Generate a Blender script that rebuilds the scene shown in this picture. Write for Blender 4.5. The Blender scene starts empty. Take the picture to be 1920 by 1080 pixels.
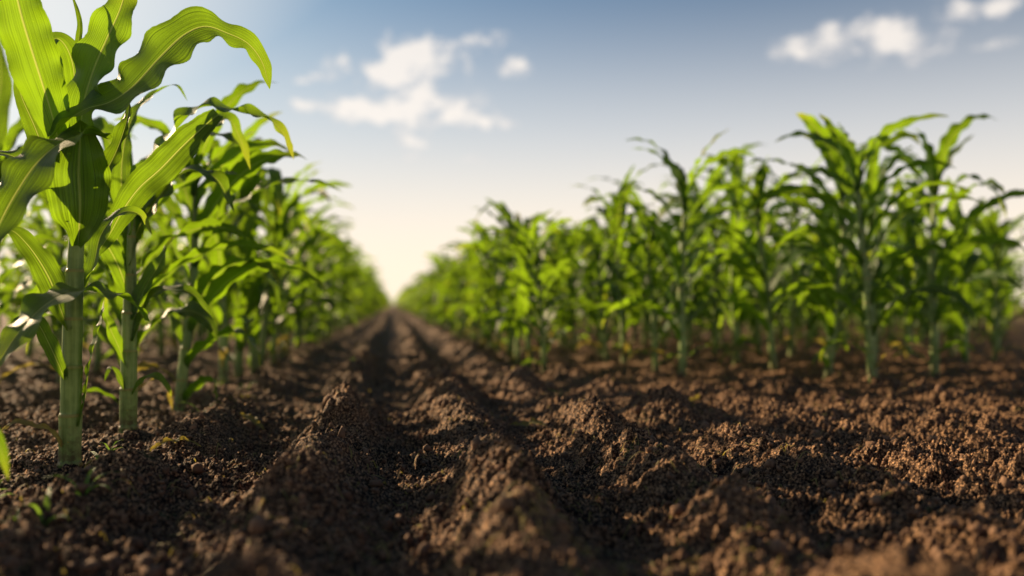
import bpy, math, random
import numpy as np
from mathutils import Vector, Matrix, Euler
R = math.radians
scene = bpy.context.scene
C = scene.collection

# ------------------------------------------------------------------ camera
CAM_H = 0.40
F = 1600.0                                            # focal length in pixels of a 1920 wide frame
cam = bpy.data.cameras.new('camera')
camo = bpy.data.objects.new('camera', cam); C.objects.link(camo)
camo.location = (0, 0, CAM_H)
camo.rotation_euler = (R(90 + 1.07), 0, R(-7.94))
cam.sensor_width = 36; cam.lens = 30
cam.clip_start = 0.02; cam.clip_end = 3000
cam.dof.use_dof = True
cam.dof.focus_distance = 2.15
cam.dof.aperture_fstop = 1.12
scene.camera = camo
CM = Euler(camo.rotation_euler).to_matrix()

# ------------------------------------------------------------------ sun, sky, exposure
SUN_AZ, SUN_EL = 44.0, 22.0                           # degrees left of the rows' direction, above the horizon
sv = Vector((-math.sin(R(SUN_AZ))*math.cos(R(SUN_EL)), math.cos(R(SUN_AZ))*math.cos(R(SUN_EL)), math.sin(R(SUN_EL))))
sun = bpy.data.lights.new('sun', 'SUN'); sun.energy = 5.0; sun.angle = R(0.5); sun.color = (1.0, 0.74, 0.45)
suno = bpy.data.objects.new('sun', sun); C.objects.link(suno)
suno.rotation_euler = sv.to_track_quat('Z', 'Y').to_euler()
scene.view_settings.view_transform = 'Standard'
scene.view_settings.look = 'None'
scene.view_settings.exposure = 1.2
scene.view_settings.gamma = 1.0

world = bpy.data.worlds.new('World'); scene.world = world
world.use_nodes = True
nt = world.node_tree; nt.nodes.clear()

class NB:
    """small helper for building node trees"""
    def __init__(s, nt): s.nt = nt
    def n(s, t, **kw):
        nd = s.nt.nodes.new(t)
        for k, v in kw.items(): setattr(nd, k, v)
        return nd
    def link(s, a, b): s.nt.links.new(a, b)
    def put(s, sock, v):
        if hasattr(v, 'is_output') or isinstance(v, bpy.types.NodeSocket): s.nt.links.new(v, sock)
        else: sock.default_value = v
    def m(s, op, a, b=0.0, c=None, clamp=False):
        nd = s.n('ShaderNodeMath', operation=op); nd.use_clamp = clamp
        s.put(nd.inputs[0], a); s.put(nd.inputs[1], b)
        if c is not None: s.put(nd.inputs[2], c)
        return nd.outputs[0]
    def mix(s, f, a, b, blend='MIX'):
        nd = s.n('ShaderNodeMix', data_type='RGBA', blend_type=blend)
        s.put(nd.inputs[0], f); s.put(nd.inputs[6], a); s.put(nd.inputs[7], b)
        return nd.outputs[2]
    def ss(s, v, a, b, c=0.0, d=1.0):
        nd = s.n('ShaderNodeMapRange', interpolation_type='SMOOTHSTEP')
        s.put(nd.inputs[0], v)
        for i, q in enumerate((a, b, c, d)): nd.inputs[i+1].default_value = q
        return nd.outputs[0]
    def noise(s, vec, scale, detail=4, rough=.55, dist=0.0, out=0):
        nd = s.n('ShaderNodeTexNoise')
        if vec is not None: s.link(vec, nd.inputs['Vector'])
        nd.inputs['Scale'].default_value = scale; nd.inputs['Detail'].default_value = detail
        nd.inputs['Roughness'].default_value = rough; nd.inputs['Distortion'].default_value = dist
        return nd.outputs[out]
    def comb(s, x, y, z):
        nd = s.n('ShaderNodeCombineXYZ')
        s.put(nd.inputs[0], x); s.put(nd.inputs[1], y); s.put(nd.inputs[2], z)
        return nd.outputs[0]

w = NB(nt)
sky = w.n('ShaderNodeTexSky', sky_type='NISHITA')
sky.sun_disc = False; sky.sun_elevation = R(SUN_EL); sky.sun_rotation = R(-SUN_AZ)
sky.air_density = 1.0; sky.dust_density = 2.2; sky.ozone_density = 1.2; sky.altitude = 100
tc = w.n('ShaderNodeTexCoord')
sep = w.n('ShaderNodeSeparateXYZ'); w.link(tc.outputs['Generated'], sep.inputs[0])
dx, dy, dz = sep.outputs
# direction expressed as bearing and height over the horizon
az = w.m('ARCTAN2', dx, dy)
el = w.m('ARCSINE', dz)
dotn = w.n('ShaderNodeVectorMath', operation='DOT_PRODUCT'); w.link(tc.outputs['Generated'], dotn.inputs[0]); dotn.inputs[1].default_value = sv
sund = dotn.outputs['Value']
# thin bright veil of moisture low over the horizon and round the sun
veil_e = w.m('EXPONENT', w.m('MULTIPLY', w.m('POWER', w.m('DIVIDE', w.m('MAXIMUM', el, 0.0), 0.27), 3.0), -1.0))
veil_s = w.ss(sund, 0.74, 0.96)
veil = w.m('MAXIMUM', w.m('MULTIPLY', veil_e, 0.96), w.m('MULTIPLY', veil_s, 0.88))
veil_col = w.mix(w.ss(el, 0.0, 0.22), (10.2, 8.6, 6.7, 1), (7.9, 7.6, 7.3, 1))
tint = w.mix(1.0, sky.outputs[0], (0.35, 0.57, 0.72, 1), 'MULTIPLY')
base = w.mix(veil, tint, veil_col)
# clouds: broken cumulus placed by bearing and height
q = w.comb(az, w.m('MULTIPLY', el, 1.35), 0.0)
warp = w.noise(q, 9.0, 3, .5, out=1)
wv = w.n('ShaderNodeVectorMath', operation='MULTIPLY_ADD'); w.link(warp, wv.inputs[0]); wv.inputs[1].default_value = (.035, .03, 0); w.link(q, wv.inputs[2])
wq = wv.outputs[0]
n1 = w.noise(wq, 21.0, 7, .60)
n2 = w.noise(wq, 60.0, 5, .62)
def blob(px, py, rx, ry, amp):
    a1 = math.atan((px-960)/F); a0 = a1+R(7.94); e0 = math.atan((570-py)/F*math.cos(a1))
    a = w.m('DIVIDE', w.m('SUBTRACT', az, a0), rx/F); e = w.m('DIVIDE', w.m('SUBTRACT', el, e0), ry/F)
    r2 = w.m('ADD', w.m('MULTIPLY', a, a), w.m('MULTIPLY', e, e))
    return w.m('MULTIPLY', w.m('EXPONENT', w.m('MULTIPLY', r2, -1.0)), amp)
blobs = [(765,95,60,32,1.0),(690,130,70,22,.8),(800,120,70,26,.85),(785,175,60,50,.85),(640,205,60,20,.75),(720,215,70,20,.6),(820,215,60,26,.75),
         (575,195,30,12,.6),(600,148,30,10,.5),(915,75,45,16,.8),(965,118,38,22,.8),(920,225,60,16,.6),(745,270,60,16,.45),(760,300,50,12,.35),
         (900,300,90,10,.35),(1500,90,45,25,.85),(1565,52,25,12,.7),(1650,55,60,28,.85),(1690,90,60,30,.8),(1800,20,60,26,.85),(1900,75,60,10,.4),(560,150,20,8,.5),(590,175,30,8,.45),(1560,105,40,14,.5),(690,205,50,18,.5),(640,105,22,12,.5),(860,190,50,25,.5),(1880,15,30,20,.5)]
acc = None
for b in blobs:
    o = blob(*b); acc = o if acc is None else w.m('ADD', acc, o)
acc = w.m('MINIMUM', acc, 1.05)
dens = w.m('ADD', w.m('MULTIPLY', acc, 0.92), w.m('ADD', w.m('MULTIPLY', w.m('SUBTRACT', n1, .5), 3.4), w.m('MULTIPLY', w.m('SUBTRACT', n2, .5), 1.1)))
cl = w.m('MULTIPLY', w.ss(dens, 0.12, 1.02), w.ss(acc, 0.08, 0.3))
ccol = w.mix(w.ss(w.m('ADD', dens, w.m('MULTIPLY', n2, .4)), 0.5, 1.15), (7.0, 6.6, 6.4, 1), (9.4, 8.6, 7.8, 1))
final = w.mix(w.m('MULTIPLY', cl, 0.78), base, ccol)
bg = w.n('ShaderNodeBackground'); w.link(final, bg.inputs[0]); bg.inputs[1].default_value = 0.050
wo = w.n('ShaderNodeOutputWorld'); w.link(bg.outputs[0], wo.inputs[0])

# ------------------------------------------------------------------ helpers
def tag(o, label=None, cat=None, group=None, kind=None):
    if label: o['label'] = label
    if cat: o['category'] = cat
    if group: o['group'] = group
    if kind: o['kind'] = kind
    return o

def mesh_from(name, V, Fq, mats, uv=None, midx=None, smooth=True):
    """V (n,3), Fq (m,4) quads; uv per vertex"""
    V = np.asarray(V, np.float32); Fq = np.asarray(Fq, np.int32)
    me = bpy.data.meshes.new(name)
    me.vertices.add(len(V)); me.vertices.foreach_set('co', V.ravel())
    k = Fq.shape[1]
    me.loops.add(len(Fq)*k); me.loops.foreach_set('vertex_index', Fq.ravel())
    me.polygons.add(len(Fq)); me.polygons.foreach_set('loop_start', np.arange(0, len(Fq)*k, k, dtype=np.int32))
    if midx is not None: me.polygons.foreach_set('material_index', np.asarray(midx, np.int32))
    me.update(calc_edges=True)
    if smooth: me.polygons.foreach_set('use_smooth', np.ones(len(Fq), bool))
    if uv is not None:
        l = me.uv_layers.new(name='UVMap'); l.data.foreach_set('uv', np.asarray(uv, np.float32)[Fq.ravel()].ravel())
    for m in mats: me.materials.append(m)
    return me

def link(name, me, parent=None, loc=None):
    o = bpy.data.objects.new(name, me); C.objects.link(o)
    if parent is not None: o.parent = parent
    if loc is not None: o.location = loc
    return o

def at(px, py, Y):
    """world point on the plane y = Y that the photograph shows at pixel px, py"""
    d = CM @ Vector(((px-960)/F, (540-py)/F, -1.0))
    t = Y/d.y
    return np.array((d.x*t, Y, CAM_H + d.z*t))

# ------------------------------------------------------------------ noise in numpy
def _h(ix, iy, seed):
    h = (ix.astype(np.int64)*374761393 + iy.astype(np.int64)*668265263 + seed*1274126177) & 0xFFFFFFFF
    h = ((h ^ (h >> 13))*1274126177) & 0xFFFFFFFF
    h = (h ^ (h >> 16)) & 0xFFFFFFFF
    return h.astype(np.float64)/4294967295.0
def vnoise(x, y, seed=0):
    ix = np.floor(x); iy = np.floor(y); fx = x-ix; fy = y-iy
    fx = fx*fx*fx*(fx*(fx*6-15)+10); fy = fy*fy*fy*(fy*(fy*6-15)+10)
    a = _h(ix, iy, seed); b = _h(ix+1, iy, seed); c = _h(ix, iy+1, seed); d = _h(ix+1, iy+1, seed)
    return (a*(1-fx)+b*fx)*(1-fy) + (c*(1-fx)+d*fx)*fy - 0.5
def fbm(x, y, o, seed=0, g=0.5):
    s = 0; a = 1.0
    for i in range(o):
        s = s + a*vnoise(x*2**i+17.3*i, y*2**i-9.1*i, seed+i); a *= g
    return s
def crumbs(x, y, size, seed, fill=.8):
    """dome-shaped clods on a jittered lattice"""
    X = x/size; Y = y/size; ix = np.floor(X); iy = np.floor(Y)
    best = np.zeros_like(X)
    for i in (-1, 0, 1):
        for j in (-1, 0, 1):
            cx = ix+i; cy = iy+j
            r1 = _h(cx, cy, seed); r2 = _h(cx, cy, seed+7); r3 = _h(cx, cy, seed+13); r4 = _h(cx, cy, seed+21)
            rad = (.28+.42*r3)*(r4 < fill)+1e-6
            ang = r1*6.283+r2*3; ux = X-(cx+.5+(r1-.5)*.9); uy = Y-(cy+.5+(r2-.5)*.9)
            a = ux*np.cos(ang)+uy*np.sin(ang); b = -ux*np.sin(ang)+uy*np.cos(ang)
            d2 = (a*a + (b*1.35)**2)/rad**2
            hgt = np.minimum(rad*np.sqrt(np.clip(1-d2, 0, 1)), rad*(.55+.5*r1+(r2-.5)*1.3*a/rad))
            best = np.maximum(best, hgt)
    return best*size

CRESTS = [(-1.75,.17,.030),(-0.80,.20,.024),(-0.59,.11,.055),(-0.175,.095,.094),(0.215,.095,.098),(0.60,.10,.088),(0.97,.13,.065),(1.40,.15,.045),(1.85,.15,.045),(2.3,.15,.045),(2.9,.2,.04),(3.5,.2,.04),(-2.4,.2,.03),(-3.1,.2,.03)]
def height(x, y, fine=True):
    x = np.asarray(x, float); y = np.asarray(y, float)
    fade = np.clip(1.3-y/60, .3, 1)
    wob = 0.035*vnoise(y*.9, x*.3+3, 5) + 0.03*vnoise(y*2.3, x*.8, 6)
    X = x + wob
    r = np.zeros_like(X)
    for i, (c, s, a) in enumerate(CRESTS):
        lump = 1 + 1.0*vnoise(y*2.9+i*11.7, x*.6+i*3.1, 40+i) + .7*vnoise(y*6.1+i*5, x*1.5, 60+i)
        r = np.maximum(r, a*np.maximum(lump, .50)*np.exp(-((X-c)/s)**2))
    z = r + .034*fbm(x*2.6, y*2.6, 3, 3) + .018*fbm(x*11, y*11, 3, 9)
    z = z*fade - .045
    # shallow washed-out mounds where the rows of corn stand
    if fine:
        z = z+.012*(.5-np.abs(fbm(x*34+5, y*34, 3, 121)))*np.clip(1.4-y/9, 0, 1)
        near = np.clip(1.4-y/9, 0, 1)
        mask = np.clip(.55+1.6*fbm(x*3.1, y*3.1, 2, 77), 0, 1)
        wx = x+.017*fbm(x*48, y*48, 3, 31); wy = y+.017*fbm(x*60+9, y*60, 2, 32)
        c1 = crumbs(wx, wy, .075, 101, .35); c2 = crumbs(wx, wy, .034, 202, .6); c3 = crumbs(wx+.3, wy, .0165, 303, .8); c4 = crumbs(wx, wy+.2, .0085, 404, .85)
        z = z + near*(.55*c1*mask + .95*c2*(.4+.6*mask) + 1.35*c3*(.6+.4*mask) + .55*c4) + (1-near)*.018*vnoise(x*25, y*25, 88)
        z = z + .010*(1-np.abs(fbm(x*22, y*22, 3, 55))*3.2)*near*.6
    return z
def gz(x, y): return float(height(np.array([x]), np.array([y]), False)[0])

# ------------------------------------------------------------------ materials
def mat(name):
    m = bpy.data.materials.new(name); m.use_nodes = True
    m.node_tree.nodes.clear(); return m, NB(m.node_tree)
def out(b, sh, disp=None):
    o = b.n('ShaderNodeOutputMaterial'); b.link(sh, o.inputs[0])
def principled(b, col, rough=.6, spec=.4, normal=None):
    p = b.n('ShaderNodeBsdfPrincipled')
    b.put(p.inputs['Base Color'], col); b.put(p.inputs['Roughness'], rough); b.put(p.inputs['Specular IOR Level'], spec)
    if normal is not None: b.link(normal, p.inputs['Normal'])
    return p.outputs[0]
def bump(b, h, dist, strength=1.0):
    n = b.n('ShaderNodeBump'); n.inputs['Distance'].default_value = dist; n.inputs['Strength'].default_value = strength
    b.link(h, n.inputs['Height']); return n.outputs[0]

def soil_mat():
    m, b = mat('soil')
    g = b.n('ShaderNodeNewGeometry'); P = g.outputs['Position']
    big = b.noise(P, 2.3, 4, .6); mid = b.noise(P, 18, 5, .6); fin = b.noise(P, 160, 4, .65); vf = b.noise(P, 520, 3, .6)
    col = b.mix(b.ss(b.m('ADD', b.m('MULTIPLY', big, .5), b.m('MULTIPLY', mid, .5)), .38, .62), (.015, .0070, .0033, 1), (.076, .038, .019, 1))
    col = b.mix(b.ss(fin, .48, .64), col, (.42, .24, .12, 1))
    col = b.mix(b.ss(fin, .48, .34), col, (.008, .004, .002, 1))
    moss = b.m('MULTIPLY', b.ss(b.noise(P, 6.5, 4, .6), .60, .70), b.ss(b.noise(P, 70, 3, .6), .48, .6))
    col = b.mix(b.m('MULTIPLY', moss, .55), col, (.055, .085, .016, 1))
    h = b.m('ADD', b.m('MULTIPLY', fin, 1.0), b.m('MULTIPLY', vf, .45))
    nrm = bump(b, h, .0045, .9)
    out(b, principled(b, col, .80, .18, nrm)); return m
SOIL = soil_mat()

def clod_mat():
    m, b = mat('clod_earth')
    oi = b.n('ShaderNodeNewGeometry'); P = oi.outputs['Position']
    n = b.noise(P, 40, 4, .6); f = b.noise(P, 300, 3, .6)
    col = b.mix(n, (.03, .015, .008, 1), (.30, .17, .095, 1))
    out(b, principled(b, col, .85, .25, bump(b, f, .003, .8))); return m
CLOD = clod_mat()

def leaf_mat(name, dark=(.009, .036, .007, 1), light=(.036, .095, .011, 1), trans=(.30, .52, .012, 1), tf=.45, rough=.42):
    m, b = mat(name)
    uv = b.n('ShaderNodeUVMap'); s = b.n('ShaderNodeSeparateXYZ'); b.link(uv.outputs[0], s.inputs[0])
    u, v = s.outputs[0], s.outputs[1]
    oi = b.n('ShaderNodeObjectInfo'); rnd = oi.outputs['Random']
    g = b.n('ShaderNodeNewGeometry'); P = g.outputs['Position']
    au = b.m('ABSOLUTE', b.m('SUBTRACT', u, .5))
    rib = b.ss(au, .030, .010)
    vv = b.comb(b.m('MULTIPLY', u, 46.0), b.m('MULTIPLY', v, 1.2), b.m('MULTIPLY', rnd, 20))
    vein = b.noise(vv, 1.0, 2, .6)
    wv = b.n('ShaderNodeMath', operation='SINE'); b.link(b.m('MULTIPLY', u, 150.0), wv.inputs[0])
    blot = b.noise(P, 14, 3, .6)
    k = b.m('ADD', b.m('MULTIPLY', vein, .8), b.m('ADD', b.m('MULTIPLY', blot, .3), b.m('MULTIPLY', rnd, .25)))
    k = b.ss(k, .35, .85)
    col = b.mix(k, dark, light)
    col = b.mix(b.m('MULTIPLY', rib, .8), col, (.20, .30, .08, 1))
    tr = b.mix(k, tuple(c*.34 for c in trans[:3])+(1,), trans)
    tr = b.mix(b.m('MULTIPLY', rib, .7), tr, (.62, .66, .16, 1))
    # yellowing towards the tip of some leaves, small pale specks
    tip = b.m('MULTIPLY', b.ss(v, .72, 1.0), b.ss(rnd, .35, .9))
    col = b.mix(b.m('MULTIPLY', tip, .35), col, (.17, .15, .025, 1)); tr = b.mix(b.m('MULTIPLY', tip, .35), tr, (.70, .52, .05, 1))
    speck = b.m('MULTIPLY', b.ss(b.noise(P, 130, 2, .5), .70, .76), b.ss(blot, .5, .6))
    col = b.mix(speck, col, (.30, .30, .05, 1))
    h = b.m('ADD', b.m('MULTIPLY', vein, .8), b.m('ADD', b.m('MULTIPLY', wv.outputs[0], .07), b.m('MULTIPLY', rib, -.9)))
    nrm = bump(b, h, .0022, .8)
    p = principled(b, col, b.m('ADD', rough, b.m('MULTIPLY', vein, .12)), .42, nrm)
    t = b.n('ShaderNodeBsdfTranslucent'); b.link(tr, t.inputs[0]); b.link(nrm, t.inputs['Normal'])
    mx = b.n('ShaderNodeMixShader'); mx.inputs[0].default_value = tf
    b.link(p, mx.inputs[1]); b.link(t.outputs[0], mx.inputs[2])
    out(b, mx.outputs[0]); return m
LEAF = leaf_mat('corn_leaf')
WITHER = leaf_mat('withered_leaf', (.10, .09, .02, 1), (.20, .16, .05, 1), (.5, .40, .06, 1), .35, .6)
WEED = leaf_mat('weed_leaf', (.04, .11, .015, 1), (.08, .19, .03, 1), (.30, .50, .05, 1), .4, .5)

def stalk_mat():
    m, b = mat('corn_stalk')
    tcn = b.n('ShaderNodeTexCoord'); P = tcn.outputs['Object']
    s = b.n('ShaderNodeSeparateXYZ'); b.link(P, s.inputs[0])
    oi = b.n('ShaderNodeObjectInfo')
    st = b.n('ShaderNodeMapping'); b.link(P, st.inputs[0]); st.inputs['Scale'].default_value = (90, 90, 5)
    fib = b.noise(st.outputs[0], 1.0, 3, .6)
    blo = b.noise(P, 16, 3, .6)
    col = b.mix(b.ss(b.m('ADD', b.m('MULTIPLY', fib, .6), b.m('MULTIPLY', blo, .5)), .35, .75), (.11, .18, .035, 1), (.31, .40, .13, 1))
    spot = b.ss(b.noise(P, 75, 2, .5), .70, .75)
    col = b.mix(b.m('MULTIPLY', spot, .8), col, (.33, .26, .04, 1))
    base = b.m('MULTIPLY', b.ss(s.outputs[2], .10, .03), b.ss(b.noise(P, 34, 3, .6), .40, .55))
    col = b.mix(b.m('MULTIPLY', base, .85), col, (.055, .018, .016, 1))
    uvn = b.n('ShaderNodeUVMap'); us = b.n('ShaderNodeSeparateXYZ'); b.link(uvn.outputs[0], us.inputs[0])
    fr = b.m('FRACT', b.m('ADD', b.m('DIVIDE', b.m('SUBTRACT', us.outputs[1], .09), .115), .5))
    ring = b.ss(b.m('ABSOLUTE', b.m('SUBTRACT', fr, .5)), .055, .015)
    col = b.mix(b.m('MULTIPLY', ring, b.ss(blo, .3, .6, .25, .75)), col, (.30, .24, .07, 1))
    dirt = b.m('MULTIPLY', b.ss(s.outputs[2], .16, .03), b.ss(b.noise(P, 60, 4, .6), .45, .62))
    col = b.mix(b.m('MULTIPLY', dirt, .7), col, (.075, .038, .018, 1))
    nrm = bump(b, b.m('ADD', fib, b.m('MULTIPLY', ring, .8)), .002, .8)
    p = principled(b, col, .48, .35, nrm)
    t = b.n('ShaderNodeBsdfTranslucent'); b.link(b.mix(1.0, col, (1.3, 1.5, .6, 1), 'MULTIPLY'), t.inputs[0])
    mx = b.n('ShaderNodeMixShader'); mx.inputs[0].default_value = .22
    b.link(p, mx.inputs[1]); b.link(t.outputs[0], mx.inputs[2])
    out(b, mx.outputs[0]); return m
STALK = stalk_mat()

# ------------------------------------------------------------------ corn geometry
def catmull(P, n):
    P = np.asarray(P, float); m = len(P)
    Q = np.vstack([2*P[0]-P[1], P, 2*P[-1]-P[-2]])
    seg = np.linalg.norm(np.diff(P, axis=0), axis=1)+1e-9
    cum = np.concatenate([[0], np.cumsum(seg)]); cum /= cum[-1]
    T = np.linspace(0, 1, n); o = np.zeros((n, P.shape[1]))
    for a, t in enumerate(T):
        i = min(np.searchsorted(cum, t, side='right')-1, m-2); f = (t-cum[i])/(cum[i+1]-cum[i])
        p0, p1, p2, p3 = Q[i], Q[i+1], Q[i+2], Q[i+3]
        o[a] = .5*((2*p1)+(-p0+p2)*f+(2*p0-5*p1+4*p2-p3)*f*f+(-p0+3*p1-3*p2+p3)*f**3)
    return o

def leaf_arrays(path, width, normal, rng, nL=36, nW=8, fold=(1.15, .22), wave=.011, wlen=.085, twist=0.0, base=.42, ragged=0.0, peak=.38, hole=0):
    """ribbon leaf along path; normal = hint vector(s) of the upper face; V-folded at the midrib, rippled margins"""
    c = catmull(path, nL+1)
    T = np.gradient(c, axis=0); T /= np.linalg.norm(T, axis=1)[:, None]+1e-9
    N0 = np.asarray(normal, float)
    if N0.ndim == 1: N0 = np.vstack([N0, N0])
    Nh = catmull(np.vstack([N0]) if len(N0) > 2 else N0, nL+1)
    S = np.cross(T, Nh); S /= np.linalg.norm(S, axis=1)[:, None]+1e-9
    N = np.cross(S, T)
    t = np.linspace(0, 1, nL+1)
    tw = twist*t + .25*np.sin(t*rng.uniform(3, 7)+rng.uniform(0, 6))*t
    S2 = S*np.cos(tw)[:, None]+N*np.sin(tw)[:, None]; N2 = -S*np.sin(tw)[:, None]+N*np.cos(tw)[:, None]
    arc = np.concatenate([[0], np.cumsum(np.linalg.norm(np.diff(c, axis=0), axis=1))])
    pw = np.where(t < peak, base+(1-base)*np.sin(t/peak*math.pi/2), 1.0)
    tt = np.clip((t-peak)/(1-peak), 0, 1)
    pw = pw*np.where(t < peak, 1, (1-tt**1.9)**.85) + .0
    hw = width*.5*pw
    hw = hw*(1+.10*np.sin(arc/.13+rng.uniform(0, 6))*(t > .08)*(t < .95))
    fo = fold[0]*np.exp(-t*9)+fold[1]
    s = np.linspace(-1, 1, nW+1)
    ph = rng.uniform(0, 6.3, 4)
    V = np.zeros((nL+1, nW+1, 3)); UV = np.zeros((nL+1, nW+1, 2))
    env = np.sin(np.clip(t*1.06, 0, 1)*math.pi)**.5
    for j, sj in enumerate(s):
        a = abs(sj); side = 0 if sj < 0 else 1
        hj = hw.copy()
        if ragged and a > .99:
            hj = hj*(1-ragged*rng.uniform(0, 1, nL+1)*(rng.uniform(0, 1, nL+1) < .5))
        wl = wlen*(1.0 if side else 1.23)
        rip = wave*(a**2)*env*(np.sin(arc/wl*6.283+ph[side])+.5*np.sin(arc/wl*6.283*.47+ph[2+side]))
        V[:, j] = c + S2*(sj*hj*np.cos(fo*a**.6))[:, None] + N2*(a*hj*np.sin(fo)+rip)[:, None]
        UV[:, j, 0] = .5+.5*sj; UV[:, j, 1] = t
    idx = np.arange((nL+1)*(nW+1)).reshape(nL+1, nW+1)
    q = np.stack([idx[:-1, :-1], idx[:-1, 1:], idx[1:, 1:], idx[1:, :-1]], -1).reshape(-1, 4)
    if hole:                                       # insect damage: a few missing cells
        keep = np.ones(len(q), bool)
        for _ in range(hole):
            i = rng.integers(int(nL*.2), int(nL*.9)); j = rng.integers(0, nW)
            keep[i*nW+j] = False
            if rng.random() < .5 and i+1 < nL: keep[(i+1)*nW+j] = False
        q = q[keep]
    return V.reshape(-1, 3), q, UV.reshape(-1, 2)

def stalk_arrays(path, radii, nS=14, nodes=(), n=None, rng=None):
    n = n or 60
    c = catmull(path, n); r = np.interp(np.linspace(0, 1, n), np.linspace(0, 1, len(radii)), radii)
    L = np.concatenate([[0], np.cumsum(np.linalg.norm(np.diff(c, axis=0), axis=1))])
    for z in nodes: r = r*(1+.05*np.exp(-((L-z)/.005)**2)+0)
    nd = np.array([-.06]+list(nodes)+[9.])
    for a_, b_ in zip(nd[:-1], nd[1:]):
        k_ = (L >= a_)&(L < b_); r = r*np.where(k_, 1+.11*np.clip((L-a_)/min(b_-a_, .14), 0, 1)**1.5, 1)
    a = np.linspace(0, 2*math.pi, nS, endpoint=False)
    V = []
    for i in range(n):
        fl = 1+.06*np.cos(2*a+L[i]*3)
        V.append(np.stack([c[i, 0]+r[i]*fl*np.cos(a), c[i, 1]+r[i]*fl*np.sin(a), np.full(nS, c[i, 2])], -1))
    V = np.concatenate(V)
    i = np.arange(n-1)[:, None]; j = np.arange(nS)[None, :]
    q = np.stack([i*nS+j, i*nS+(j+1) % nS, (i+1)*nS+(j+1) % nS, (i+1)*nS+j], -1).reshape(-1, 4)
    UV = np.zeros((len(V), 2)); UV[:, 0] = np.tile(a/6.283, n); UV[:, 1] = np.repeat(L, nS)
    return V, q, UV

def leaf_path(z0, azm, length, lean, droop, rng, r0=.02, kink=None):
    """midrib from the stalk: rises at `lean` radians off vertical, then arches over and hangs"""
    n = 12; p = np.array([math.cos(azm)*r0*.6, math.sin(azm)*r0*.6, z0-.03]); pts = [p.copy()]
    side = rng.uniform(-.5, .5); bend = lean
    ds = length/n
    for i in range(n):
        f = (i+1)/n
        bend = lean*.35 + (lean*.65)*min(1, f*5) + droop*max(0, f-.18)**1.35*(1.0) 
        if kink and f > kink: bend += 1.0*min(1, (f-kink)*6)
        bend = min(bend, 3.0)
        a = azm+side*f*f
        p = p+ds*np.array([math.cos(a)*math.sin(bend), math.sin(a)*math.sin(bend), math.cos(bend)])
        pts.append(p.copy())
    return np.array(pts)

def corn_spec(seed, H=1.0, lod=0):
    """list of leaves (path, width, normal, kwargs) and a stalk"""
    rng = np.random.default_rng(seed)
    top = rng.uniform(.80, .92)*H
    base_r = rng.uniform(.017, .022)
    wob = rng.uniform(-.02, .02, (5, 2)); wob[0] = 0
    zs = np.linspace(-.06, top, 5)
    path = [(wob[i, 0]*zs[i]*1.5, wob[i, 1]*zs[i]*1.5, zs[i]) for i in range(5)]
    nodes = []
    z = .07; i = 0; leaves = []
    az0 = rng.uniform(0, 6.28)
    while z < top+.02:
        nodes.append(z+.06)
        f = z/top
        a = az0+math.pi*i+rng.uniform(-.55, .55)
        if f < .15:
            ln = rng.uniform(.20, .34)*H; wd = rng.uniform(.026, .042); lean = rng.uniform(.5, .9); dr = rng.uniform(2.2, 3.2)
        else:
            ln = rng.uniform(.50, .74)*H*(1-.25*max(0, f-.8)/.2*rng.random()); wd = rng.uniform(.060, .086)
            lean = rng.uniform(.40, .75)*(1.15-.55*f); dr = rng.uniform(1.9, 3.0)*(1.12-.32*f)
        kink = rng.uniform(.4, .7) if rng.random() < .18 else None
        p = leaf_path(z, a, ln, lean, dr, rng, base_r*(1-.4*f), kink)
        cx = np.interp(z, zs, [q[0] for q in path]); cy = np.interp(z, zs, [q[1] for q in path])
        p = p+np.array([cx, cy, 0])
        out2 = np.array([math.cos(a), math.sin(a), 0])
        leaves.append((p, wd, np.array([-out2*.8+[0, 0, .6], [0, 0, 1]])+0.0, dict(twist=rng.uniform(-1.1, 1.1), small=f < .15)))
        z += rng.uniform(.048, .076)*H; i += 1
    # whorl of upright young leaves
    for k in range(3):
        a = az0+2.1*k+rng.uniform(-.4, .4)
        p = leaf_path(top-.05, a, rng.uniform(.34, .52)*H, rng.uniform(.12, .35), rng.uniform(.8, 2.2), rng, .008)
        p = p+np.array([path[-1][0], path[-1][1], 0])
        out2 = np.array([math.cos(a), math.sin(a), 0])
        leaves.append((p, rng.uniform(.045, .075), np.array([-out2, -out2*.5+[0, 0, 1]]), dict(twist=rng.uniform(-.8, .8), small=False)))
    return path, [base_r, base_r*.95, base_r*.85, base_r*.65, base_r*.35], nodes, leaves, rng

def leaf_obj_mesh(spec, rng, nL, nW, name='leaf', mat_=None):
    p, wd, nrm, kw = spec; kw = dict(kw); small = kw.pop('small', False)
    V, q, UV = leaf_arrays(p, wd, nrm, rng, nL=nL, nW=nW, wave=.004 if small else min(.012, wd*.13), wlen=.05 if small else .085, **kw)
    return V, q, UV

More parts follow.
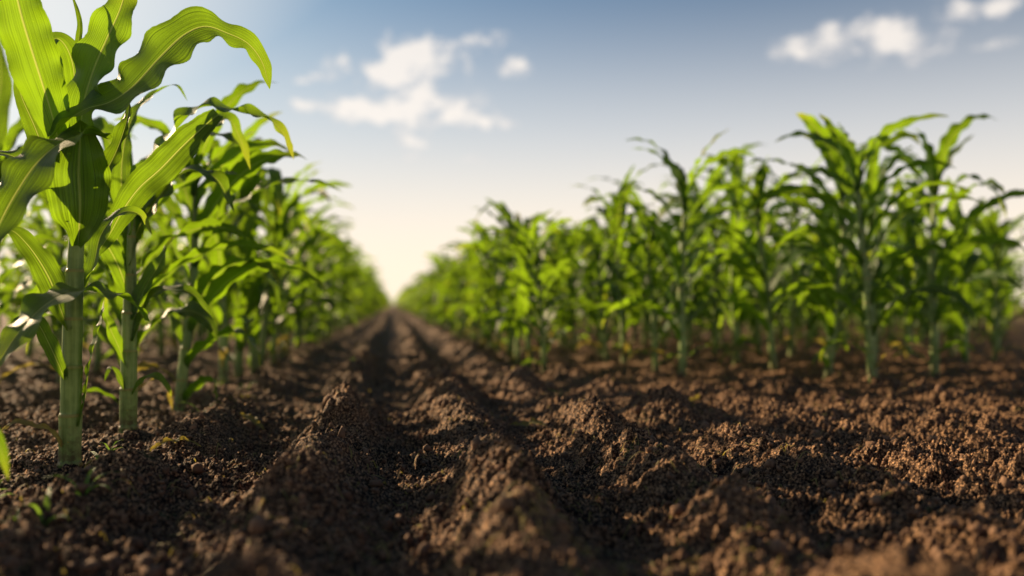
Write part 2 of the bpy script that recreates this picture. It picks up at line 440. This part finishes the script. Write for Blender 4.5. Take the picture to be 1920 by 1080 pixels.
class Proto: pass
def make_proto(seed, H, nL=30, nW=6):
    path, radii, nodes, leaves, rng = corn_spec(seed, H)
    P = Proto()
    V, q, UV = stalk_arrays(path, radii, 12, nodes, 60)
    P.stalk = mesh_from('stalk', V, q, [STALK], UV)
    P.leaves = []
    for lf in leaves:
        V, q, UV = leaf_obj_mesh(lf, rng, nL, nW)
        P.leaves.append(mesh_from('leaf', V, q, [WITHER if lf[3]['small'] and rng.random() < .35 else LEAF], UV))
    return P
def whole_arrays(seed, H, nL, nW, nS, nst):
    path, radii, nodes, leaves, rng = corn_spec(seed, H)
    V, q, UV = stalk_arrays(path, radii, nS, (), nst)
    Vs = [V]; Q = [q]; U = [UV]; M = [np.zeros(len(q), int)]; off = len(V)
    for lf in leaves:
        V, q, UV = leaf_obj_mesh(lf, rng, nL, nW)
        Vs.append(V); Q.append(q+off); U.append(UV); M.append(np.ones(len(q), int)); off += len(V)
    return np.concatenate(Vs), np.concatenate(Q), np.concatenate(U), np.concatenate(M)
def make_whole(seed, H, nL=16, nW=4):
    V, q, U, M = whole_arrays(seed, H, nL, nW, 8, 10)
    return mesh_from('corn_plant', V, q, [STALK, LEAF], U, M)

RND = random.Random(11)
def empty(name, loc, rz=0, s=1.0):
    o = bpy.data.objects.new(name, None); C.objects.link(o)
    o.location = loc; o.rotation_euler = (0, 0, rz); o.scale = (s, s, s); o.empty_display_size = .1
    return o
def place_parts(P, x, y, rz, s, label, group):
    e = empty('corn_plant', (x, y, gz(x, y)), rz, s)
    e.rotation_euler = (RND.gauss(0, .045), RND.gauss(0, .045), rz)
    tag(e, label, 'corn plant', group)
    st = link('stalk', P.stalk, e)
    for me in P.leaves: link('leaf', me, e)
    return e

# ------------------------------------------------------------------ hero plants, fitted leaf by leaf
HR = np.random.default_rng(5)
def hero(name_label, base_px, Y, stalk_px, radii, leaves, group):
    bx = at(base_px[0], base_px[1], Y)
    x0, y0 = bx[0], Y; z0 = gz(x0, y0)
    e = empty('corn_plant', (x0, y0, z0)); tag(e, name_label, 'corn plant', group)
    O = np.array([x0, y0, z0])
    pts = [np.array([x0, y0, z0-.05])]+[at(a, b, yy) for a, b, yy in stalk_px]
    pts = [p-O for p in pts]
    L = sum(np.linalg.norm(pts[i+1]-pts[i]) for i in range(len(pts)-1))
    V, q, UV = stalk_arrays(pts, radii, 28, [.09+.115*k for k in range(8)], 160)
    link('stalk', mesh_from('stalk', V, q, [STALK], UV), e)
    for L_ in leaves:
        P = np.array([at(*p) for p in L_['p']])-O
        kw = {k: v for k, v in L_.items() if k not in ('p', 'w', 'n', 'm', 'label')}
        kw['wave'] = min(kw.get('wave', .010)*1.65, L_['w']*.11); kw.setdefault('ragged', .03)
        V, q, UV = leaf_arrays(P, L_['w'], L_['n'], HR, nL=kw.pop('nL', 90), nW=14, **kw)
        o = link('leaf', mesh_from('leaf', V, q, [L_.get('m', LEAF)], UV), e)
        if L_.get('label'): o['label'] = L_['label']
    return e

CAMF = np.array((0, -1, .15)); UP = np.array((0, 0, 1.)); 
def nn(*a): return np.array(a, float)
YA = 2.17
leavesA = [
 dict(p=[(118,300,YA),(100,225,YA-.01),(82,165,YA-.03),(60,95,YA-.05),(38,20,YA-.07),(22,-60,YA-.08),(15,-150,YA-.05)], w=.128, n=nn(.25,-1,.2), fold=(.8,.18), wave=.008, twist=.15, peak=.45, base=.25),
 dict(p=[(150,330,YA),(150,260,YA+.01),(158,190,YA+.0),(176,130,YA-.02),(202,70,YA-.03),(228,10,YA-.02),(248,-70,YA+.0)], w=.122, n=nn(-.35,-1,.2), fold=(.9,.22), wave=.008, twist=-.2, peak=.5, base=.3),
 dict(p=[(80,285,YA-.02),(118,235,YA-.04),(160,205,YA-.05),(205,192,YA-.05),(250,162,YA-.06),(300,108,YA-.06),(345,66,YA-.05),(385,50,YA-.03),(425,62,YA-.0),(465,82,YA+.03),(492,118,YA+.05),(506,168,YA+.06)], w=.138, n=np.array([(-.3,-.5,1),(-.5,-.75,.5),(-.5,-.9,.4),(-.2,-.8,.5),(.3,-.6,.8)]), fold=(.6,.15), wave=.006, twist=0.0, peak=.5, base=.35),
 dict(p=[(205,262,YA-.02),(170,252,YA-.08),(125,262,YA-.14),(75,300,YA-.19),(32,360,YA-.22),(-5,430,YA-.24),(-30,500,YA-.24)], w=.135, n=np.array([(-.2,-.4,1),(-.3,-.8,.7),(-.4,-1,.25),(-.3,-1,.1)]), fold=(.4,.15), wave=.007, twist=.0, peak=.5, base=.2),
 dict(p=[(272,600,YA+.03),(255,575,YA+.0),(215,552,YA-.06),(170,545,YA-.12),(120,552,YA-.18),(75,580,YA-.22),(30,630,YA-.25),(-15,700,YA-.26)], w=.112, n=np.array([(0,-.6,1),(-.2,-.9,.8),(-.4,-1,.5),(-.4,-1,.4)]), fold=(.3,.12), wave=.007, twist=-.1, peak=.6, base=.3),
 dict(p=[(146,460,YA-.02),(150,410,YA-.06),(150,370,YA-.07),(148,320,YA-.065),(150,262,YA-.055),(150,225,YA-.04)], w=.135, n=nn(.1,-1,.1), fold=(.5,.3), wave=.009, twist=.1, peak=.5, base=.22, hole=3),
 dict(p=[(148,800,YA-.02),(160,745,YA-.0),(166,700,YA+.0),(176,650,YA+.0),(190,600,YA+.02),(196,560,YA+.05)], w=.030, n=nn(-1,-.5,.2), fold=(.8,.3), wave=.006, wlen=.04, peak=.6),
 dict(p=[(122,712,YA-.02),(108,680,YA-.03),(92,645,YA-.03),(72,608,YA-.04),(52,592,YA-.04),(28,606,YA-.05),(12,640,YA-.05)], w=.042, n=np.array([(.3,-.7,.5),(0,-.7,1),(-.4,-.7,.6)]), fold=(.9,.2), wave=.006, wlen=.06),
 dict(p=[(128,620,YA-.02),(112,575,YA-.01),(96,530,YA+.0),(74,490,YA+.0),(48,455,YA+.0),(20,432,YA+.0),(-15,440,YA)], w=.062, n=np.array([(.3,-.7,.6),(.2,-.9,.6),(-.1,-.8,.8)]), fold=(.9,.2), wave=.009, wlen=.07),
 dict(p=[(116,838,YA-.02),(106,818,YA-.03),(88,803,YA-.04),(62,797,YA-.05),(36,790,YA-.05),(12,800,YA-.05),(-8,822,YA-.05)], w=.020, n=nn(0,-.6,1), fold=(.7,.1), wave=.005, wlen=.03, ragged=.7, m=WITHER, label='ragged half withered leaf curling off the foot of the stalk'),
 dict(p=[(160,430,YA+.0),(178,380,YA+.02),(196,330,YA+.03),(220,280,YA+.03),(238,225,YA+.04),(244,180,YA+.06)], w=.060, n=nn(-.6,-1,.1), fold=(.9,.35), wave=.010, wlen=.06),
 dict(p=[(150,560,YA+.02),(175,500,YA+.03),(190,440,YA+.05),(225,400,YA+.08),(262,402,YA+.1),(285,440,YA+.12)], w=.058, n=np.array([(-.7,-.6,.3),(-.2,-.5,1),(.7,-.5,.5)]), fold=(.9,.25), wave=.009),
 dict(p=[(140,250,YA+.05),(150,160,YA+.07),(146,95,YA+.08),(150,45,YA+.09),(140,5,YA+.1),(128,-20,YA+.1)], w=.022, n=nn(.4,-1,0), fold=(1.0,.6), wave=.003, wlen=.04),
 dict(p=[(135,260,YA+.06),(140,150,YA+.07),(128,95,YA+.06),(105,72,YA+.05),(90,100,YA+.04),(86,150,YA+.03)], w=.062, n=np.array([(.5,-1,.2),(0,-.8,1),(-.6,-.8,.5)]), fold=(.9,.2), wave=.008, peak=.6),
 dict(p=[(120,400,YA+.05),(95,330,YA+.08),(70,250,YA+.1),(40,180,YA+.1),(28,130,YA+.1)], w=.065, n=nn(.5,-1,.1), fold=(.9,.25), wave=.010),
 dict(p=[(130,400,YA+.06),(85,340,YA+.1),(40,300,YA+.1),(-10,290,YA+.1),(-40,330,YA+.1)], w=.075, n=nn(.1,-.8,.8), fold=(.9,.25), wave=.010),
]
GL = 'corn plants in the left row beside the bare path'
hero('tallest nearest corn plant, thick pale stalk at left, top leaves leaving the frame', (130,866), YA,
     [(132,800,YA),(134,700,YA),(137,600,YA),(141,500,YA),(146,400,YA),(150,320,YA),(150,250,YA+.02)], [.025,.0235,.0225,.022,.021,.019,.016,.010,.005], leavesA, GL)

YB = 2.72
leavesB = [
 dict(p=[(246,440,YB),(262,360,YB-.02),(292,300,YB-.05),(330,245,YB-.08),(370,205,YB-.1),(410,200,YB-.1),(455,212,YB-.08),(500,222,YB-.06),(532,252,YB-.04),(551,300,YB-.03)], w=.130, n=np.array([(-.5,-.8,.3),(-.5,-.7,.6),(0,-.5,1),(.4,-.4,1)]), fold=(.8,.2), wave=.009, peak=.45),
 dict(p=[(410,215,YB-.2),(385,235,YB-.22),(345,272,YB-.25),(300,318,YB-.28),(262,352,YB-.3),(232,392,YB-.3),(205,440,YB-.3),(172,490,YB-.28)], w=.090, n=np.array([(.5,-.6,.8),(.6,-.7,.7),(.6,-.8,.4)]), fold=(.3,.25), wave=.008, twist=.2, peak=.45, base=.5),
 dict(p=[(246,500,YB),(255,440,YB+.02),(290,380,YB+.03),(335,330,YB+.03),(372,322,YB+.0),(410,340,YB),(440,400,YB)], w=.098, n=np.array([(-.5,-.8,.3),(-.1,-.6,1),(.5,-.6,.6)]), fold=(.9,.2), wave=.012),
 dict(p=[(244,470,YB),(232,400,YB+.03),(228,320,YB+.03),(238,250,YB+.02),(262,200,YB),(300,170,YB-.0),(330,160,YB),(352,190,YB)], w=.060, n=np.array([(.2,-1,.1),(-.2,-1,.4),(0,-.5,1)]), fold=(.9,.3), wave=.010),
 dict(p=[(250,440,YB+.03),(275,370,YB+.05),(320,300,YB+.08),(380,250,YB+.1),(425,222,YB+.1),(450,260,YB+.1),(470,320,YB+.1)], w=.085, n=np.array([(-.3,-1,.3),(0,-.7,1),(.6,-.8,.3)]), fold=(.9,.2), wave=.010),
 dict(p=[(244,560,YB),(222,500,YB-.02),(196,455,YB-.03),(168,440,YB-.03),(140,470,YB)], w=.07, n=nn(.1,-.7,.8), fold=(.9,.2), wave=.010),
 dict(p=[(238,690,YB-.02),(222,650,YB-.02),(205,612,YB-.02),(195,575,YB-.02),(205,545,YB-.02)], w=.040, n=nn(.7,-.7,.2), fold=(.9,.3), wave=.008, wlen=.06),
 dict(p=[(248,740,YB-.02),(268,712,YB-.03),(292,705,YB-.04),(312,722,YB-.05),(322,745,YB-.05)], w=.028, n=nn(.1,-.6,1), fold=(.8,.2), wave=.006, wlen=.05),
 dict(p=[(236,735,YB-.02),(220,702,YB-.03),(206,690,YB-.04),(196,715,YB-.05)], w=.020, n=nn(.1,-.6,1), fold=(.8,.2), wave=.005, wlen=.05),
 dict(p=[(250,640,YB-.02),(268,590,YB-.02),(290,550,YB-.04),(330,542,YB-.06),(368,556,YB-.08),(402,600,YB-.1)], w=.048, n=np.array([(-.5,-.6,.6),(0,-.6,1),(.5,-.6,.8)]), fold=(.9,.2), wave=.007),
 dict(p=[(250,600,YB-.02),(272,540,YB-.02),(296,500,YB-.03),(316,460,YB-.03),(330,440,YB-.03)], w=.055, n=nn(-.6,-.8,.2), fold=(.9,.3), wave=.010),
 dict(p=[(244,620,YB+.03),(236,540,YB+.06),(222,460,YB+.08),(205,400,YB+.1),(180,380,YB+.1)], w=.075, n=nn(.3,-.9,.3), fold=(.9,.3), wave=.010),
]
hero('second corn plant from the front of the left row, one long arching leaf', (240,808), YB,
     [(241,750,YB),(242,650,YB),(244,560,YB),(246,470,YB),(248,400,YB),(252,330,YB)], [.0245,.0235,.0225,.021,.019,.014,.010,.005], leavesB, GL)

# plant just outside the frame on the left whose leaves reach into it
YZ = 1.62
leavesZ = [
 dict(p=[(-95,520,YZ),(-80,420,YZ-.02),(-45,300,YZ-.04),(-15,230,YZ-.05),(2,150,YZ-.05),(-5,60,YZ-.05)], w=.065, n=nn(.2,-1,.2), fold=(.8,.25)),
 dict(p=[(-95,860,YZ),(-65,810,YZ-.02),(-30,800,YZ-.04),(0,840,YZ-.05),(16,900,YZ-.05)], w=.030, n=nn(.2,-.7,.9), fold=(.8,.2), wave=.004),
 dict(p=[(-95,700,YZ),(-130,560,YZ),(-200,470,YZ),(-320,460,YZ),(-400,560,YZ)], w=.08, n=nn(.2,-.7,.9), fold=(.8,.2)),
 dict(p=[(-95,500,YZ),(-70,350,YZ+.1),(-30,200,YZ+.2),(-60,60,YZ+.3),(-150,0,YZ+.4)], w=.08, n=nn(.2,-1,.4), fold=(.8,.2)),
 dict(p=[(-95,400,YZ),(-120,200,YZ),(-200,60,YZ),(-330,40,YZ),(-420,160,YZ)], w=.09, n=nn(.2,-.7,.9), fold=(.8,.2)),
]
hero('corn plant at the far left edge with only drooping leaf ends in view', (-95,965), YZ,
     [(-95,850,YZ),(-95,700,YZ),(-95,500,YZ),(-95,350,YZ)], [.028,.027,.025,.020,.006], leavesZ, GL)

# ------------------------------------------------------------------ the rest of the field
protos = [make_proto(100+i, .97+.05*(i % 3)) for i in range(9)]
wholes = [make_whole(200+i, .97+.05*(i % 3)) for i in range(12)]
NUM = 'first second third fourth fifth sixth seventh eighth ninth tenth eleventh twelfth thirteenth'.split()
ORD = ['third', 'fourth', 'fifth', 'sixth', 'seventh', 'eighth']
def row(x, ys, side, rank, parts_to, jitter=.05, first=None):
    grp = {('left', 1): GL, ('right', 1): 'corn plants in the right row beside the bare path'}.get((side, rank), f'corn plants in the rows behind the {side} row')
    for i, y in enumerate(ys):
        xx = x+RND.uniform(-jitter, jitter); yy = y+(0 if i < 4 else RND.uniform(-.06, .06))
        s = RND.uniform(.86, 1.12)*(.89 if side == 'right' and rank == 1 else 1.07 if rank == 1 else 1.09 if side == 'right' and rank > 2 else 1); rz = RND.uniform(0, 6.28)
        where = 'left' if side == 'left' else 'right'
        if rank == 1 and first and i < len(first): lab = first[i]
        elif i < 4 and rank > 1: lab = f'{NUM[i]} corn plant from the front of the {NUM[rank-1]} row right of the path' if side == 'right' else f'{NUM[i]} corn plant from the front of the {NUM[rank-1]} row left of the path'
        elif rank == 1 and i < 10: lab = f'{NUM[i+(2 if side == "left" else 0)]} blurred corn plant from the front of the {where} row beside the path'
        elif rank == 1: lab = f'blurred leafy corn plant further back in the {where} row beside the bare path'
        else: lab = f'blurred corn plant standing in the field behind the {where} row'
        g = grp
        if y < parts_to: place_parts(RND.choice(protos), xx, yy, rz, s, lab, g)
        else:
            o = link('corn_plant', RND.choice(wholes), None, (xx, yy, gz(xx, yy))); o.rotation_euler = (RND.gauss(0, .045), RND.gauss(0, .045), rz); o.scale = (s, s, s)
            tag(o, lab, 'corn plant', g)
def ys(a, b, st): return [a+st*i for i in range(int((b-a)/st)+1)]
row(-.815, [3.46, 4.42, 4.85, 5.25]+ys(5.65, 34, .385), 'left', 1, 9, .03, [f'{o} corn plant from the front of the left row' for o in ORD[:4]])
row(-.93, [3.20], 'left', 1, 9, .0, ['thinner corn plant in the gap between second and third of left row'])
row(-1.75, ys(3.3, 12, .70), 'left', 2, 8)
row(-2.5, ys(5.2, 13, .55), 'left', 3, 6)
row(-3.3, ys(7, 15, .55), 'left', 4, 4)
row(.84, [4.8, 5.2, 5.65]+ys(6.0, 34, .39), 'right', 1, 9, .03, [f'{o} corn plant from the front of the right row' for o in ['first', 'second']+ORD[:1]])
row(1.50, ys(4.3, 12, .5), 'right', 2, 8)
row(2.25, ys(3.75, 12, .52), 'right', 3, 6)
row(3.0, ys(4.4, 12, .55), 'right', 4, 6)
row(3.75, ys(5.2, 12, .55), 'right', 5, 4)
row(4.6, ys(6.0, 12, .55), 'right', 6, 4)
row(5.4, ys(7.0, 12.5, .55), 'right', 7, 4)
row(6.2, ys(8.1, 13, .6), 'right', 8, 4)

# the far end of the field, past what one can count
def far_field():
    kinds = [whole_arrays(400+i, 1.02, 6, 2, 4, 3) for i in range(5)]
    Vs = []; Q = []; U = []; M = []; off = 0
    spots = []
    for x in (-.815, .81): spots += [(x, y) for y in np.arange(34.5, 150, .45)]
    for x in (-1.75, -2.5, 1.5, 2.25): spots += [(x, y) for y in np.arange(12.5, 60, .8)]
    for x in (3.0, 3.75, 4.6, -3.3, -4.1, -5, 5.4, 6.2): spots += [(x, y) for y in np.arange(14, 40, .9)]
    for x in (7, 7.8, 8.6, 9.4, 10.2, 11, 12, 13, 14, 15): spots += [(x, y) for y in np.arange(x*1.28, 26, .55)]
    for y in (150, 151): spots += [(x, y) for x in np.arange(-9, 9, .5)]
    for x, y in spots:
        V, q, u, m = RND.choice(kinds); a = RND.uniform(0, 6.28); s = RND.uniform(.92, 1.1)
        x += RND.uniform(-.06, .06); y += RND.uniform(-.1, .1)
        W = np.stack([(V[:, 0]*math.cos(a)-V[:, 1]*math.sin(a))*s+x, (V[:, 0]*math.sin(a)+V[:, 1]*math.cos(a))*s+y, V[:, 2]*s], -1)
        Vs.append(W); Q.append(q+off); U.append(u); M.append(m); off += len(V)
    o = link('far_corn', mesh_from('far_corn', np.concatenate(Vs), np.concatenate(Q), [STALK, LEAF], np.concatenate(U), np.concatenate(M)))
    tag(o, 'distant mass of corn closing the field at the horizon', 'corn field', kind='stuff')
far_field()

# ------------------------------------------------------------------ ground
def ground():
    ya = np.concatenate([np.linspace(-6, .3, 30), np.linspace(.34, 1.0, 80)])
    yb = [1.0]
    while yb[-1] < 900: yb.append(yb[-1]+max(.0034, .0016*yb[-1]*max(1, yb[-1]/2.6)**.95))
    Y = np.concatenate([ya, yb[1:]])
    s = np.linspace(-1, 1, 1150)
    s = s*(.75+.25*s*s)
    ext = 1+(np.arange(1, 41)/16)**2.2
    s = np.concatenate([-ext[::-1], s, ext])
    wdt = np.maximum(Y, 1.15)*.93 + np.clip(.6-Y, 0, 7)*.8
    X = s[None, :]*wdt[:, None]+.12*np.clip(Y, 0, None)[:, None]
    YY = np.repeat(Y[:, None], len(s), 1)
    Z = np.zeros_like(X)
    for i in range(0, len(Y), 200): Z[i:i+200] = height(X[i:i+200], YY[i:i+200])
    V = np.stack([X, YY, Z], -1).reshape(-1, 3)
    idx = np.arange(len(V)).reshape(X.shape)
    q = np.stack([idx[:-1, :-1], idx[:-1, 1:], idx[1:, 1:], idx[1:, :-1]], -1).reshape(-1, 4)
    print('ground quads', len(q))
    o = link('ground', mesh_from('ground', V, q, [SOIL])); o['kind'] = 'structure'
ground()

# loose crumbs and fibres on the soil
def soil_crumbs():
    rg = np.random.default_rng(3)
    t = (1+5**.5)/2
    I = np.array([(-1,t,0),(1,t,0),(-1,-t,0),(1,-t,0),(0,-1,t),(0,1,t),(0,-1,-t),(0,1,-t),(t,0,-1),(t,0,1),(-t,0,-1),(-t,0,1)], float); I /= np.linalg.norm(I[0])
    Ft = np.array([(0,11,5),(0,5,1),(0,1,7),(0,7,10),(0,10,11),(1,5,9),(5,11,4),(11,10,2),(10,7,6),(7,1,8),(3,9,4),(3,4,2),(3,2,6),(3,6,8),(3,8,9),(4,9,5),(2,4,11),(6,2,10),(8,6,7),(9,8,1)])
    n = 7000
    d = 1/rg.uniform(1/4.2, 1/1.0, n); x = rg.uniform(-.55, .82, n)*d
    z = height(x, d)
    r = rg.uniform(.0018, .0060, n)*(.8+.25*d); r[rg.random(n) < .05] *= 2.3
    V = I[None]*(1+.38*rg.uniform(-1, 1, (n, 12, 1)))*r[:, None, None]*rg.uniform(.7, 1.3, (n, 1, 3))
    V = V+np.stack([x, d, z+r*.35], -1)[:, None, :]
    q = (Ft[None]+12*np.arange(n)[:, None, None]).reshape(-1, 3)
    o = link('soil_crumbs', mesh_from('soil_crumbs', V.reshape(-1, 3), q, [CLOD], smooth=True))
    tag(o, 'loose brown crumbs of earth scattered over the ridges', 'soil', kind='stuff')
soil_crumbs()

def litter():
    rg = np.random.default_rng(8)
    Vs = []; Q = []; off = 0
    for k in range(800):
        d = 1/rg.uniform(1/5.0, 1/1.1); x = rg.uniform(-.55, .6)*d
        L = rg.uniform(.015, .08); a = rg.uniform(0, 6.28); c = rg.uniform(-2.5, 2.5); n = 7
        tt = np.linspace(0, 1, n); ang = a+c*tt
        px = x+np.cumsum(np.cos(ang))*L/n; py = d+np.cumsum(np.sin(ang))*L/n
        pz = height(px, py)+.002+np.sin(tt*3.14)*rg.uniform(0, .008)
        w_ = rg.uniform(.0006, .0022)*np.sin(np.clip(tt*.9+.1, 0, 1)*3.14)**.5
        nx = -np.sin(ang)*w_; ny = np.cos(ang)*w_
        A = np.stack([px+nx, py+ny, pz], -1); B = np.stack([px-nx, py-ny, pz], -1); T = np.stack([px, py, pz+w_*1.2], -1)
        Vs.append(np.stack([A, T, B], 1).reshape(-1, 3))
        i = np.arange(n-1)[:, None]; j = np.array([0, 1])[None]
        Q.append(np.stack([i*3+j, i*3+j+1, (i+1)*3+j+1, (i+1)*3+j], -1).reshape(-1, 4)+off); off += 3*n
    V = np.concatenate(Vs); q = np.concatenate(Q)
    o = link('plant_litter', mesh_from('plant_litter', V, q, [WITHER], np.full((len(V), 2), .3)))
    tag(o, 'thin dry and greenish fibres lying on the soil', 'plant litter', kind='stuff')
litter()

def dead_leaf(x, y, a, L, seed, label):
    rg = np.random.default_rng(seed); n = 7; t = np.linspace(0, 1, n); ang = a+rg.uniform(-.8, .8)*t
    px = x+np.cumsum(np.cos(ang))*L/n; py = y+np.cumsum(np.sin(ang))*L/n
    pz = height(px, py, False)+.022+np.sin(t*3.1)*rg.uniform(.004, .02)
    P = np.stack([px-x, py-y, pz-pz[0]], -1)
    V, q, u = leaf_arrays(P, rg.uniform(.018, .030), np.array([rg.uniform(-.4, .4), -.3, 1.]), rg, nL=40, nW=6, wave=.004, wlen=.03, ragged=.6, fold=(.5, .4), twist=rg.uniform(-.8, .8))
    o = link('fallen_leaf', mesh_from('fallen_leaf', V, q, [WITHER], u), None, (x, y, pz[0]))
    tag(o, label, 'fallen leaf', 'dry leaf scraps on the soil')
dead_leaf(-.66, 2.35, .3, .16, 1, 'dry leaf scrap on the soil right of the nearest corn stalk')
dead_leaf(-.52, 2.95, -.5, .14, 2, 'dry leaf scrap on the ridge beside the second corn stalk')
dead_leaf(-.70, 3.7, .9, .15, 3, 'dry leaf scrap by the foot of the third corn stalk')
dead_leaf(.50, 2.7, 2.2, .15, 4, 'dry leaf scrap on the ridge right of the middle furrow')
dead_leaf(1.15, 3.4, .2, .17, 5, 'dry leaf scrap on the bare soil in front of the right rows')

# ------------------------------------------------------------------ weeds
def weed_mesh(seed, kind):
    rg = np.random.default_rng(seed); Vs = []; Q = []; U = []; off = 0
    n = rg.integers(3, 6)
    for i in range(n):
        a = i*6.28/n+rg.uniform(-.5, .5)
        L = rg.uniform(.05, .10) if kind else rg.uniform(.03, .055)
        p = leaf_path(.02, a, L, rg.uniform(.2, .7) if kind else rg.uniform(.9, 1.3), rg.uniform(1.2, 2.6), rg, .002)
        V, q, u = leaf_arrays(p, rg.uniform(.006, .010) if kind else rg.uniform(.014, .022), np.array([[-math.cos(a), -math.sin(a), .6], [0, 0, 1.]]), rg, nL=12, nW=4, wave=.001, wlen=.03, fold=(.5, .3))
        Vs.append(V); Q.append(q+off); U.append(u); off += len(V)
    return mesh_from('weed', np.concatenate(Vs), np.concatenate(Q), [WEED], np.concatenate(U))
wm = [weed_mesh(i, i % 2) for i in range(6)]
named = [(192, 835, 'upright grassy seedling in the dark soil between the first and second corn stalks', 1),
         (228, 858, 'low curling seedling in front of the second corn stalk', 0),
         (382, 765, 'small leafy seedling beside the third corn stalk of the left row', 1),
         (35, 935, 'low weed at the lower left edge of the soil', 0)]
def ground_y(py): return CAM_H*F/(py-570)
for px, py, lab, k in named:
    Y = (CAM_H-.03)*F/(py-570); p = at(px, py, Y)
    o = link('weed', wm[k if k else 0], None, (p[0], Y, gz(p[0], Y)+.004)); o.scale = (1.3,)*3; o.rotation_euler = (0, 0, px)
    tag(o, lab, 'weed', 'weeds sprouting in the soil')
for i in range(46):
    d = 1/RND.uniform(1/9, 1/1.5)
    x = RND.choice([RND.uniform(-1.1, -.55), RND.uniform(-1.1, -.55), RND.uniform(-.45, .5), RND.uniform(.5, 1.2)])
    if x/d < -.5 or (d < 2.6 and x > -.5): continue
    o = link('weed', RND.choice(wm), None, (x, d, gz(x, d)+.006)); s = RND.uniform(.5, 1.2); o.scale = (s, s, s); o.rotation_euler = (0, 0, RND.uniform(0, 6))
    tag(o, 'tiny green weed seedling sprouting from the brown soil', 'weed', 'weeds sprouting in the soil')
